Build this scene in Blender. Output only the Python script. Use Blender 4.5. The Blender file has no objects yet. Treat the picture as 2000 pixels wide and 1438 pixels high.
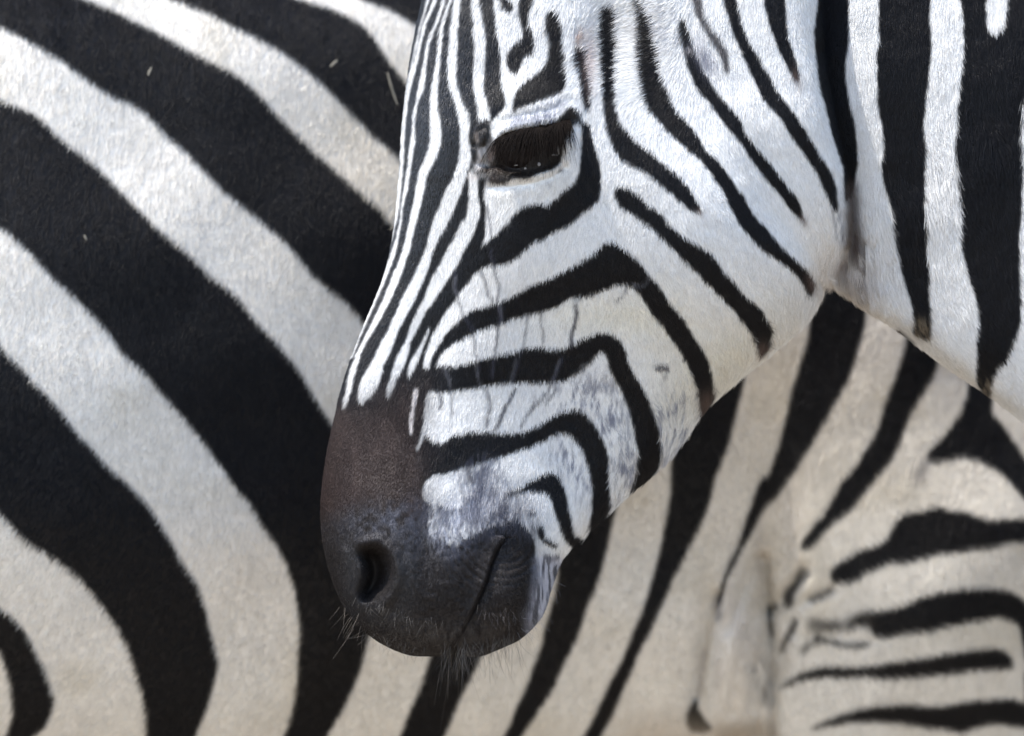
import bpy, math
import numpy as np

# ---------------------------------------------------------------- camera, sky, sun, exposure
S = 0.0004            # metres per photograph pixel at the plane of the near face
YF = -0.06            # depth of that plane
DIST = 5.0            # lens to face
Z0 = 0.95             # lens height

scene = bpy.context.scene
cam_data = bpy.data.cameras.new("camera")
cam = bpy.data.objects.new("camera", cam_data)
scene.collection.objects.link(cam)
cam.location = (0.0, YF - DIST, Z0)
cam.rotation_euler = (math.radians(90), 0, 0)
cam_data.sensor_width = 36.0
cam_data.lens = 36.0 * DIST / (2000 * S)
cam_data.clip_end = 4000
cam_data.dof.use_dof = True
cam_data.dof.focus_distance = DIST - 0.02
cam_data.dof.aperture_fstop = 4.5
scene.camera = cam

SUN_EL, SUN_AZ = 62.0, -113.0      # azimuth from +Y (away from the lens) towards +X
world = bpy.data.worlds.new("World")
scene.world = world
world.use_nodes = True
wn = world.node_tree.nodes
sky = wn.new("ShaderNodeTexSky")
sky.sky_type = 'NISHITA'
sky.sun_disc = False
sky.sun_elevation = math.radians(SUN_EL)
sky.sun_rotation = math.radians(SUN_AZ)
wn["Background"].inputs[1].default_value = 0.15
world.node_tree.links.new(sky.outputs[0], wn["Background"].inputs[0])

sun_data = bpy.data.lights.new("sun", 'SUN')
sun_data.energy = 2.5
sun_data.angle = math.radians(0.53)
sun_data.color = (1.0, 0.95, 0.87)
sun = bpy.data.objects.new("sun", sun_data)
scene.collection.objects.link(sun)
sun.rotation_euler = (math.radians(90 - SUN_EL), 0, math.radians(180 - SUN_AZ))

scene.view_settings.view_transform = 'Standard'
scene.view_settings.look = 'None'
scene.view_settings.gamma = 1.0
scene.view_settings.use_curve_mapping = False
scene.view_settings.exposure = 1.6
scene.render.engine = 'CYCLES'
scene.cycles.max_bounces = 8
scene.cycles.use_denoising = True
scene.cycles_curves.shape = 'RIBBONS'

rng = np.random.default_rng(7)
COL = scene.collection

# ---------------------------------------------------------------- tracing helpers (charts of the two coats)
TILES = {'A': (600, 0, 1 / 2.995), 'B': (1100, 0, 1 / 2.995), 'C': (600, 400, 1 / 2.995), 'D': (1100, 400, 1 / 2.995),
         'E': (600, 840, 1 / 2.995), 'F': (800, 150, .20866), 'G': (0, 0, .5006), 'H': (0, 718, .5006),
         'I': (1400, 0, 1 / 2.995), 'J': (1400, 450, .34762), 'K': (1400, 938, .34762), 'L': (900, 938, .34762),
         'M': (1300, 1000, .30465), 'X': (0, 0, 1.0)}


def P(text, extend=True):
    """read a traced outline; a letter switches the sheet the numbers were read on"""
    ox = oy = 0.0
    k = 1.0
    out = []
    for tok in text.split():
        if tok in TILES:
            ox, oy, k = TILES[tok]
            continue
        u, v = tok.split(',')
        x, y = ox + float(u) * k, oy + float(v) * k
        out.append((x, y))
    p = np.array(out)
    if not extend:
        return p
    # the coat goes on beyond the sheet: carry each cut stripe on in its own direction
    bd = (p[:, 0] < 2) | (p[:, 0] > 1997) | (p[:, 1] < 2) | (p[:, 1] > 1435)
    n = len(p)
    res = []
    for i in range(n):
        pv, nx = (i - 1) % n, (i + 1) % n
        if not bd[i]:
            res.append(p[i])
        elif not bd[pv] or not bd[nx]:
            q = p[pv] if not bd[pv] else p[nx]
            d = p[i] - q
            d = d / max(np.hypot(*d), 1e-6)
            j = nx if not bd[pv] else pv                    # the other side of the same cut stripe
            k2 = (nx + 1) % n if not bd[pv] else (pv - 1) % n
            if bd[j] and not bd[k2]:
                d2 = p[j] - p[k2]
                d = d + d2 / max(np.hypot(*d2), 1e-6)
            e = p[i] + d / max(np.hypot(*d), 1e-6) * 420
            res += [p[i], e] if not bd[pv] else [e, p[i]]
        else:
            res.append(p[i])
    return np.array(res)


def smooth_closed(p, step=5.0):
    n = len(p)
    out = []
    for i in range(n):
        p0, p1, p2, p3 = p[i - 1], p[i], p[(i + 1) % n], p[(i + 2) % n]
        L = np.hypot(*(p2 - p1))
        m = max(1, min(24, int(L / step)))
        # centripetal-like: limit tangents
        t1 = (p2 - p0) * 0.5
        t2 = (p3 - p1) * 0.5
        for t in (t1, t2):
            l = np.hypot(*t)
            if l > L:
                t *= L / l
        for j in range(m):
            s = j / m
            h00 = 2 * s**3 - 3 * s**2 + 1; h10 = s**3 - 2 * s**2 + s
            h01 = -2 * s**3 + 3 * s**2; h11 = s**3 - s**2
            out.append(h00 * p1 + h10 * t1 + h01 * p2 + h11 * t2)
    return np.array(out)


def line_poly(p, w0, w1=None, w2=None):
    """an open line with a width -> closed outline"""
    w1 = w0 if w1 is None else w1
    n = len(p)
    t = np.gradient(p, axis=0)
    t /= np.maximum(np.hypot(t[:, 0], t[:, 1]), 1e-6)[:, None]
    nn = np.stack([-t[:, 1], t[:, 0]], 1)
    s = np.linspace(0, 1, n)
    w = (w0 + (w1 - w0) * s)
    if w2 is not None:
        w = np.interp(s, [0, .5, 1], [w0, w2, w1])
    return np.concatenate([p + nn * w[:, None] / 2, (p - nn * w[:, None] / 2)[::-1]])


class Chart:
    def __init__(self, x0, y0, x1, y1):
        self.x0, self.y0 = x0, y0
        self.w, self.h = x1 - x0, y1 - y0
        self.xs = np.arange(x0, x1, dtype=np.float32)[None, :]
        self.ys = np.arange(y0, y1, dtype=np.float32)[:, None]

    def mask(self, polys, blur=0.0, smooth=True, wob=.6):
        full = np.zeros((self.h, self.w), np.float32)
        ps = []
        for p in polys:
            if smooth:
                p = smooth_closed(p)
            if wob:
                p = p + rng.normal(0, wob, p.shape)
            ps.append(p - np.array([self.x0, self.y0]))
        pad = int(4 * blur + 4)
        al = np.concatenate(ps)
        bx0 = int(np.clip(al[:, 0].min() - pad, 0, self.w - 1)); bx1 = int(np.clip(al[:, 0].max() + pad, 1, self.w))
        by0 = int(np.clip(al[:, 1].min() - pad, 0, self.h - 1)); by1 = int(np.clip(al[:, 1].max() + pad, 1, self.h))
        if bx1 <= bx0 or by1 <= by0:
            return full
        m = np.zeros((by1 - by0, bx1 - bx0), bool)
        for p in ps:
            r0 = int(np.clip(p[:, 1].min() - 1 - by0, 0, m.shape[0])); r1 = int(np.clip(p[:, 1].max() + 2 - by0, 0, m.shape[0]))
            c0 = int(np.clip(p[:, 0].min() - 1 - bx0, 0, m.shape[1])); c1 = int(np.clip(p[:, 0].max() + 2 - bx0, 0, m.shape[1]))
            if r1 <= r0 or c1 <= c0:
                continue
            x, y = p[:, 0] - bx0 - c0, p[:, 1] - by0 - r0
            hh, ww = r1 - r0, c1 - c0
            tog = np.zeros((hh, ww + 1), np.int16)
            for a, b, c, d in zip(x, y, np.roll(x, -1), np.roll(y, -1)):
                if b == d:
                    continue
                if b > d:
                    a, b, c, d = c, d, a, b
                q0, q1 = max(0, math.ceil(b)), min(hh, math.ceil(d))
                if q1 <= q0:
                    continue
                if q1 - q0 == 1:
                    tog[q0, min(max(math.ceil(a + (q0 - b) * (c - a) / (d - b)), 0), ww)] += 1
                    continue
                r = np.arange(q0, q1)
                cx = np.clip(np.ceil(a + (r - b) * (c - a) / (d - b)), 0, ww).astype(int)
                tog[r, cx] += 1
            m[r0:r1, c0:c1] |= (np.cumsum(tog, axis=1)[:, :ww] & 1).astype(bool)
        m = m.astype(np.float32)
        if blur > 0:
            m = blur_img(m, blur)
        full[by0:by1, bx0:bx1] = m
        return full

    def sample(self, img, px, py):
        fx = np.clip(px - self.x0, 0, self.w - 1.001)
        fy = np.clip(py - self.y0, 0, self.h - 1.001)
        ix, iy = fx.astype(int), fy.astype(int)
        ax, ay = fx - ix, fy - iy
        if img.ndim == 3:
            ax, ay = ax[:, None], ay[:, None]
        return (img[iy, ix] * (1 - ax) * (1 - ay) + img[iy, ix + 1] * ax * (1 - ay)
                + img[iy + 1, ix] * (1 - ax) * ay + img[iy + 1, ix + 1] * ax * ay)

    def noise(self, cx, cy, seed):
        r = np.random.default_rng(seed)
        nh, nw = int(self.h / cy) + 4, int(self.w / cx) + 4
        g = r.normal(0, 1, (nh, nw)).astype(np.float32)
        yy = np.arange(self.h) / cy; xx = np.arange(self.w) / cx
        iy, ix = yy.astype(int), xx.astype(int)
        fy, fx = yy - iy, xx - ix
        fy = (fy * fy * (3 - 2 * fy))[:, None].astype(np.float32); fx = (fx * fx * (3 - 2 * fx))[None, :].astype(np.float32)
        a = g[iy][:, ix]; b = g[iy][:, ix + 1]; c = g[iy + 1][:, ix]; d = g[iy + 1][:, ix + 1]
        return a * (1 - fx) * (1 - fy) + b * fx * (1 - fy) + c * (1 - fx) * fy + d * fx * fy

    def gauss(self, x, y, rx, ry=None, ang=0.0):
        ry = rx if ry is None else ry
        R = 3.3 * max(rx, ry)
        c0, c1 = (int(np.clip(v - self.x0, 0, self.w)) for v in (x - R, x + R))
        r0, r1 = (int(np.clip(v - self.y0, 0, self.h)) for v in (y - R, y + R))
        out = np.zeros((self.h, self.w), np.float32)
        dx, dy = self.xs[:, c0:c1] - x, self.ys[r0:r1] - y
        ca, sa = math.cos(math.radians(ang)), math.sin(math.radians(ang))
        u = (dx * ca + dy * sa) / rx
        v = (-dx * sa + dy * ca) / ry
        out[r0:r1, c0:c1] = np.exp(-np.minimum(u * u + v * v, 40))
        return out

    def dist_line(self, p, reach):
        """distance to an open line, inside its box only"""
        d = np.full((self.h, self.w), 1e6, np.float32)
        for a, b in zip(p[:-1], p[1:]):
            x0 = int(max(0, min(a[0], b[0]) - reach - self.x0)); x1 = int(min(self.w, max(a[0], b[0]) + reach - self.x0))
            y0 = int(max(0, min(a[1], b[1]) - reach - self.y0)); y1 = int(min(self.h, max(a[1], b[1]) + reach - self.y0))
            if x1 <= x0 or y1 <= y0:
                continue
            X, Y = self.xs[:, x0:x1], self.ys[y0:y1]
            ab = b - a
            t = np.clip(((X - a[0]) * ab[0] + (Y - a[1]) * ab[1]) / (ab @ ab + 1e-9), 0, 1)
            dd = np.hypot(X - a[0] - t * ab[0], Y - a[1] - t * ab[1])
            d[y0:y1, x0:x1] = np.minimum(d[y0:y1, x0:x1], dd)
        return d


def blur_img(m, sigma):
    r = max(1, int(round(sigma)))
    for _ in range(3):
        for ax in (0, 1):
            pad = [(0, 0), (0, 0)]
            pad[ax] = (r + 1, r)
            c = np.cumsum(np.pad(m, pad, mode='edge'), axis=ax, dtype=np.float64)
            n = m.shape[ax]
            if ax == 0:
                m = ((c[2 * r + 1:2 * r + 1 + n] - c[:n]) / (2 * r + 1)).astype(np.float32)
            else:
                m = ((c[:, 2 * r + 1:2 * r + 1 + n] - c[:, :n]) / (2 * r + 1)).astype(np.float32)
    return m


def paint(img, mask, col, amount=1.0):
    rows = np.flatnonzero(mask.any(axis=1)); cols = np.flatnonzero(mask.any(axis=0))
    if not len(rows) or not len(cols):
        return
    sl = (slice(rows[0], rows[-1] + 1), slice(cols[0], cols[-1] + 1))
    a = (mask[sl] * amount)[..., None]
    img[sl] = img[sl] * (1 - a) + a * np.array(col, np.float32)


# ---------------------------------------------------------------- mesh helpers
def catmull(K, s):
    """values K at knots 0..n-1, read at positions s"""
    K = np.asarray(K, float)
    n = len(K)
    i = np.clip(s.astype(int), 0, n - 2)
    f = (s - i)[:, None]
    g = lambda k: K[np.clip(k, 0, n - 1)]
    p0, p1, p2, p3 = g(i - 1), g(i), g(i + 1), g(i + 2)
    return 0.5 * (2 * p1 + (p2 - p0) * f + (2 * p0 - 5 * p1 + 4 * p2 - p3) * f**2 + (3 * p1 - p0 - 3 * p2 + p3) * f**3)


def loft(keys, step_fine, step_coarse, fine, n_near, n_far, expo=2.3):
    """keys: (Tx, Ty, Bx, By, half width) in chart units -> chart coords, depth, side, quads"""
    K = np.array(keys, float)
    s = [0.0]
    for i in range(len(K) - 1):
        L = max(np.hypot(*(K[i + 1, :2] - K[i, :2])), np.hypot(*(K[i + 1, 2:4] - K[i, 2:4])))
        st = step_fine if (i in fine) else step_coarse
        m = max(2, int(L / st))
        s += list(i + np.arange(1, m + 1) / m)
    s = np.array(s)
    R = catmull(K, s)
    R[:, 4] = np.maximum(R[:, 4], 0.001)
    th = np.concatenate([np.linspace(0, math.pi, n_near, endpoint=False), np.linspace(math.pi, 2 * math.pi, n_far, endpoint=False)])
    t = (1 - np.cos(th)) / 2
    prof = np.maximum(1 - np.abs(2 * t - 1)**expo, 0)**(1 / expo)
    side = np.where(th < math.pi, -1.0, 1.0)
    T, B, W = R[:, None, 0:2], R[:, None, 2:4], R[:, 4][:, None]
    pos = T * (1 - t)[None, :, None] + B * t[None, :, None]
    nr, na = len(R), len(th)
    px, py = pos[..., 0].ravel(), pos[..., 1].ravel()
    depth = (W * prof[None, :]).ravel()
    pr = np.tile(prof, nr)
    sd = np.tile(side, nr)
    i, j = np.meshgrid(np.arange(nr - 1), np.arange(na), indexing='ij')
    j2 = (j + 1) % na
    q = np.stack([i * na + j, i * na + j2, (i + 1) * na + j2, (i + 1) * na + j], -1).reshape(-1, 4)
    caps = [list(range(na))[::-1], [(nr - 1) * na + k for k in range(na)]]
    return px, py, depth, pr, sd, q, caps


def tube(path, radii, sides=18, flat=1.0, fine=6):
    """closed tube along world points"""
    path = np.array(path, float)
    n = len(path)
    s = np.linspace(0, n - 1, (n - 1) * fine + 1)
    c = catmull(path, s)
    r = np.interp(s, np.arange(n), radii)
    t = np.gradient(c, axis=0)
    t /= np.linalg.norm(t, axis=1)[:, None]
    a = np.cross(t, np.array([0., 1., 0.])); a /= np.linalg.norm(a, axis=1)[:, None]
    b = np.cross(t, a)
    th = np.linspace(0, 2 * math.pi, sides, endpoint=False)
    v = c[:, None] + r[:, None, None] * (a[:, None] * np.cos(th)[None, :, None] + flat * b[:, None] * np.sin(th)[None, :, None])
    m = len(c)
    i, j = np.meshgrid(np.arange(m - 1), np.arange(sides), indexing='ij')
    j2 = (j + 1) % sides
    q = np.stack([i * sides + j, i * sides + j2, (i + 1) * sides + j2, (i + 1) * sides + j], -1).reshape(-1, 4)
    caps = [list(range(sides))[::-1], [(m - 1) * sides + k for k in range(sides)]]
    return v.reshape(-1, 3), q, caps


def make_mesh(name, verts, quads, caps, colors, mat, parent=None):
    me = bpy.data.meshes.new(name)
    nq, nl = len(quads), len(quads) * 4 + sum(len(c) for c in caps)
    me.vertices.add(len(verts))
    me.vertices.foreach_set('co', verts.astype(np.float32).ravel())
    me.loops.add(nl)
    li = np.concatenate([quads.ravel()] + [np.array(c) for c in caps]) if caps else quads.ravel()
    me.loops.foreach_set('vertex_index', li.astype(np.int32))
    starts = list(range(0, nq * 4, 4))
    p = nq * 4
    for c in caps:
        starts.append(p); p += len(c)
    me.polygons.add(nq + len(caps))
    me.polygons.foreach_set('loop_start', np.array(starts, np.int32))
    me.update(calc_edges=True)
    me.polygons.foreach_set('use_smooth', np.ones(nq + len(caps), bool))
    if colors is not None:
        at = me.color_attributes.new('coat', 'FLOAT_COLOR', 'POINT')
        at.data.foreach_set('color', np.concatenate([colors, np.ones((len(colors), 1))], 1).astype(np.float32).ravel())
    me.materials.append(mat)
    o = bpy.data.objects.new(name, me)
    COL.objects.link(o)
    if parent:
        o.parent = parent
    return o


def make_hair(name, pts, radii, colors, mat, parent, gloss=.2):
    """pts (n, k, 3), radii (n, k)"""
    n, k = pts.shape[:2]
    hc = bpy.data.hair_curves.new(name)
    hc.add_curves([k] * n)
    hc.attributes['position'].data.foreach_set('vector', pts.astype(np.float32).ravel())
    ra = hc.attributes.get('radius') or hc.attributes.new('radius', 'FLOAT', 'POINT')
    ra.data.foreach_set('value', radii.astype(np.float32).ravel())
    ca = hc.attributes.new('coat', 'FLOAT_COLOR', 'CURVE')
    ca.data.foreach_set('color', np.concatenate([colors, np.ones((n, 1)) * np.reshape(gloss, (-1, 1))], 1).astype(np.float32).ravel())
    hc.materials.append(mat)
    o = bpy.data.objects.new(name, hc)
    COL.objects.link(o)
    o.parent = parent
    o['kind'] = 'stuff'
    return o


# ---------------------------------------------------------------- materials
def coat_material(name, rough, spec, bump=0.0, gloss_attr=False):
    m = bpy.data.materials.new(name)
    m.use_nodes = True
    nt = m.node_tree
    b = nt.nodes['Principled BSDF']
    a = nt.nodes.new('ShaderNodeAttribute')
    a.attribute_name = 'coat'
    nt.links.new(a.outputs['Color'], b.inputs['Base Color'])
    if gloss_attr:
        nt.links.new(a.outputs['Alpha'], b.inputs['Specular IOR Level'])
    b.inputs['Roughness'].default_value = rough
    b.inputs['Specular IOR Level'].default_value = spec
    if bump:
        tc = nt.nodes.new('ShaderNodeTexCoord')
        no = nt.nodes.new('ShaderNodeTexNoise')
        no.inputs['Scale'].default_value = 420
        no.inputs['Detail'].default_value = 4
        bp = nt.nodes.new('ShaderNodeBump')
        bp.inputs['Strength'].default_value = bump
        bp.inputs['Distance'].default_value = 0.001
        nt.links.new(tc.outputs['Object'], no.inputs['Vector'])
        nt.links.new(no.outputs['Fac'], bp.inputs['Height'])
        nt.links.new(bp.outputs['Normal'], b.inputs['Normal'])
    return m


def plain_material(name, col, rough, spec=0.5):
    m = bpy.data.materials.new(name)
    m.use_nodes = True
    b = m.node_tree.nodes['Principled BSDF']
    b.inputs['Base Color'].default_value = (*col, 1)
    b.inputs['Roughness'].default_value = rough
    b.inputs['Specular IOR Level'].default_value = spec
    return m


M_SKIN = coat_material('coat_skin', 0.55, 0.22, bump=0.5)
M_HAIR = coat_material('coat_hair', 0.40, 0.22, gloss_attr=True)
M_LASH = coat_material('lash_hair', 0.7, 0.05)

# ---------------------------------------------------------------- ground
gm = bpy.data.materials.new('dry_soil')
gm.use_nodes = True
nt = gm.node_tree
tc = nt.nodes.new('ShaderNodeTexCoord')
n1 = nt.nodes.new('ShaderNodeTexNoise'); n1.inputs['Scale'].default_value = 1.3; n1.inputs['Detail'].default_value = 10
cr = nt.nodes.new('ShaderNodeValToRGB')
cr.color_ramp.elements[0].color = (0.22, 0.18, 0.135, 1); cr.color_ramp.elements[0].position = 0.3
cr.color_ramp.elements[1].color = (0.365, 0.31, 0.245, 1); cr.color_ramp.elements[1].position = 0.7
bp = nt.nodes.new('ShaderNodeBump'); bp.inputs['Strength'].default_value = 0.4; bp.inputs['Distance'].default_value = 0.03
nt.links.new(tc.outputs['Object'], n1.inputs['Vector'])
nt.links.new(n1.outputs['Fac'], cr.inputs['Fac'])
nt.links.new(cr.outputs['Color'], nt.nodes['Principled BSDF'].inputs['Base Color'])
nt.links.new(n1.outputs['Fac'], bp.inputs['Height'])
nt.links.new(bp.outputs['Normal'], nt.nodes['Principled BSDF'].inputs['Normal'])
nt.nodes['Principled BSDF'].inputs['Roughness'].default_value = 0.95
nt.nodes['Principled BSDF'].inputs['Specular IOR Level'].default_value = 0.1
gn = 80
gx = np.sign(np.linspace(-1, 1, gn + 1)) * np.abs(np.linspace(-1, 1, gn + 1))**4 * 1500
GX, GY = np.meshgrid(gx, gx, indexing='ij')
GZ = -0.004 + 0.012 * np.sin(GX * 2.1 + 1) * np.sin(GY * 1.7)
gv = np.stack([GX, GY, GZ], -1).reshape(-1, 3)
gi, gj = np.meshgrid(np.arange(gn), np.arange(gn), indexing='ij')
gq = np.stack([gi * (gn + 1) + gj, (gi + 1) * (gn + 1) + gj, (gi + 1) * (gn + 1) + gj + 1, gi * (gn + 1) + gj + 1], -1).reshape(-1, 4)
ground = make_mesh('ground', gv, gq, [], None, gm)
ground['kind'] = 'structure'

# ================================================================ coat of the near zebra
CF = Chart(480, -480, 2480, 1460)
WHITE = (0.74, 0.73, 0.71)
BLACK = (0.006, 0.0055, 0.0065)

nose = [P("X 480,-600 A 1095,-60 1100,0 1112,150 1128,300 1138,470 1165,590 1130,650 1075,710 1040,800 1030,900 1010,1040 "
          "1045,1045 1035,1120 1045,1200 1048,1300 1040,1400 1025,1425 C 1035,260 1040,350 1000,375 940,450 880,530 820,610 770,690 740,740 "
          "715,800 695,870 682,938 720,960 780,990 790,1085 735,1080 705,1095 692,1180 680,1285 660,1370 640,1420 645,1440 E 690,50 900,120 "
          "900,215 800,250 735,262 690,310 672,370 690,410 725,430 715,480 705,560 720,620 790,640 870,690 900,650 980,610 "
          "1050,550 1130,540 1220,520 1290,575 1330,650 1335,740 1345,850 1335,960 1320,1060 1310,1150 1340,1250 1380,1438 0,1438 X 480,1300", extend=False)]
blacks_f = [P(t) for t in [
    # brow
    "A 1140,0 1200,0 1220,10 1215,40 1190,55 1150,40",
    "A 1245,0 1330,0 1300,60 1290,110 1320,170 1335,230 1320,280 1270,330 1245,390 1215,415 1180,400 1165,360 1175,290 1215,240 1250,210 1265,160 1240,90 1245,40",
    "A 1440,40 1475,70 1495,150 1500,250 1520,350 1520,480 1500,520 1440,550 1340,590 1260,620 1205,640 1205,600 1225,530 1250,490 1310,440 1380,390 1420,330 1425,250 1400,150 1405,80",
    "A 1575,240 1605,255 1640,270 1650,340 1665,430 1670,530 1655,635 1630,630 1615,540 1600,430 1580,330",
    # cheek
    "B 240,30 235,150 240,300 245,450 240,600 250,700 275,800 310,880 350,930 430,970 510,1020 590,1090 650,1140 700,1190 760,1230 800,1232 800,1205 770,1150 720,1070 650,1000 570,930 500,870 430,820 380,760 330,690 315,600 320,450 335,300 330,150 320,30 280,22",
    "B 435,0 455,130 460,250 460,380 475,500 500,620 560,700 640,790 720,860 800,930 870,1020 930,1110 970,1210 D 1000,60 1030,110 1100,190 1170,260 1250,310 1330,370 1380,420 1415,470 1440,505 1468,470 1470,430 1430,370 1360,310 1290,250 1230,180 1170,110 1120,60 1080,0 B 1060,1150 1010,1090 960,1010 900,930 830,870 800,810 730,710 660,630 620,520 580,420 570,300 550,200 530,110 490,30 465,0",
    "B 690,85 685,180 705,260 715,330 745,420 790,520 860,600 920,690 980,760 1040,830 1080,900 1140,980 1200,1060 1260,1130 1320,1210 1380,1270 1405,1280 1395,1230 1370,1160 1310,1080 1250,1000 1190,920 1120,840 1060,760 1030,680 960,600 880,500 820,400 790,330 760,250 735,160 710,95",
    "B 940,0 970,100 1000,200 1050,320 1100,420 1150,530 1200,610 1270,690 1330,790 1400,880 1460,970 1510,1060 1550,1150 1585,1215 1603,1225 1602,1160 1590,1060 1550,970 1480,860 1410,750 1340,640 1270,550 1200,420 1150,330 1080,220 1040,100 1020,0",
    "B 1175,0 1300,0 1305,100 1320,220 1350,310 1375,400 1375,470 1340,430 1290,350 1240,240 1200,110",
    "B 330,1080 305,1090 300,1130 320,1175 370,1225 430,1255 D 420,55 520,130 620,230 720,330 810,420 900,510 980,600 1050,680 1100,750 1130,810 1165,855 1200,835 1220,760 1190,660 1130,580 1060,520 1000,440 930,370 880,290 790,230 690,170 620,100 560,30 B 500,1190 440,1130 380,1090",
    # below the eye: nested chevrons
    "A 1612,715 1650,720 1670,800 1690,880 1715,960 1720,1060 1710,1150 1670,1200 1600,1250 1530,1310 1440,1350 1370,1400 C 1340,200 1260,270 1200,320 1120,345 1060,345 1000,370 940,330 950,240 985,160 1015,195 1022,232 1080,180 1140,130 1200,90 A 1150,1320 1200,1260 1250,1210 1330,1185 1410,1190 1450,1160 1500,1110 1560,1060 1590,1000 1600,900 1608,800",
    "C 735,880 780,800 830,730 900,660 960,610 1050,580 1130,560 1200,530 1300,470 1400,430 1500,380 1570,340 1650,290 1700,250 1745,208 1790,205 D 310,220 370,260 440,320 500,400 560,470 620,560 690,640 740,730 800,820 840,890 870,980 890,1050 905,1110 890,1160 830,1190 800,1130 760,1020 720,920 670,830 620,760 580,700 520,640 470,560 410,480 370,460 330,460 280,470 220,500 150,530 60,540 C 1740,490 1640,520 1540,540 1440,600 1340,625 1230,650 1120,690 1000,730 920,770 850,810 800,850 775,890 760,930 720,960",
    "C 700,960 770,932 860,935 960,910 1080,880 1200,850 1300,825 1400,830 1480,835 1540,810 1620,770 1690,740 1760,735 D 290,745 340,790 370,870 400,950 450,1040 495,1110 510,1180 540,1250 560,1310 580,1420 X 1295,890 1290,915 1243,945 1242,910 D 430,1400 410,1290 380,1190 340,1080 300,1010 270,940 250,870 220,850 170,900 100,950 30,1000 C 1680,890 1620,950 1560,990 1500,1020 1420,1030 1330,1030 1230,1030 1130,1040 1000,1060 900,1075 800,1090 735,1080 690,1040",
    "C 690,1340 720,1360 757,1415 800,1390 850,1350 930,1325 1030,1315 1130,1325 1250,1320 1350,1280 1430,1230 1500,1200 1590,1190 1640,1220 1690,1290 1730,1370 E 1755,120 1770,220 1775,330 1795,430 1795,470 1740,515 1680,555 1665,480 1670,400 1665,300 1640,180 1600,90 1550,30 1500,10 1440,20 1380,60 1300,90 1200,125 1130,150 1060,170 980,195 880,220 800,250 740,262 680,300 640,250 650,150",
    "E 1150,385 1190,350 1260,320 1330,275 1400,245 1440,240 1480,270 1510,340 1530,430 1550,520 1570,590 1620,610 1640,600 1600,660 1545,660 1500,600 1470,530 1440,450 1425,390 1390,360 1330,350 1260,355 1200,370",
    "E 1340,560 1370,545 1390,570 1395,610 1440,640 1475,660 1460,678 1410,660 1360,625",
    "E 1380,715 1430,722 1480,712 1480,738 1430,747 1385,740",
    # neck
    "I 580,0 560,150 570,330 590,480 620,600 650,720 690,850 720,960 735,1060 745,1150 790,1120 815,1000 825,930 815,830 810,730 790,640 770,560 760,470 755,380 765,280 775,150 775,0",
    "I 945,0 950,200 935,330 940,500 945,620 965,720 970,850 965,980 985,1080 1010,1180 1025,1300 J 985,0 1010,100 1030,200 1055,290 1080,370 1095,440 1100,500 1090,560 1130,590 1190,600 1200,560 1195,450 1185,350 1190,230 1180,120 I 1225,1438 1215,1250 1210,1100 1215,950 1215,800 1215,650 1230,520 1245,400 1255,250 1245,100 1255,0",
    "I 1420,0 1440,100 1445,250 1430,400 1415,560 1405,700 1395,850 1405,1000 1420,1150 1425,1300 J 1365,0 1370,80 1390,180 1420,290 1455,400 1465,500 1455,620 1450,720 1445,800 1450,860 1510,920 1530,860 1560,780 1620,720 1660,620 1700,520 1705,400 1695,250 1700,100 I 1765,1438 1780,1200 1787,1000 1785,800 1785,620 1850,300 2100,-200 1900,-900",
]]
# stripes of the neck beyond
for k, x in enumerate(range(2140, 2500, 190)):
    blacks_f.append(np.array([(x, -480), (x + 95, -480), (x + 60, 200), (x + 40, 800), (x + 20, 1300), (x - 30, 1300), (x - 55, 700), (x - 40, 100)]))

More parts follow.
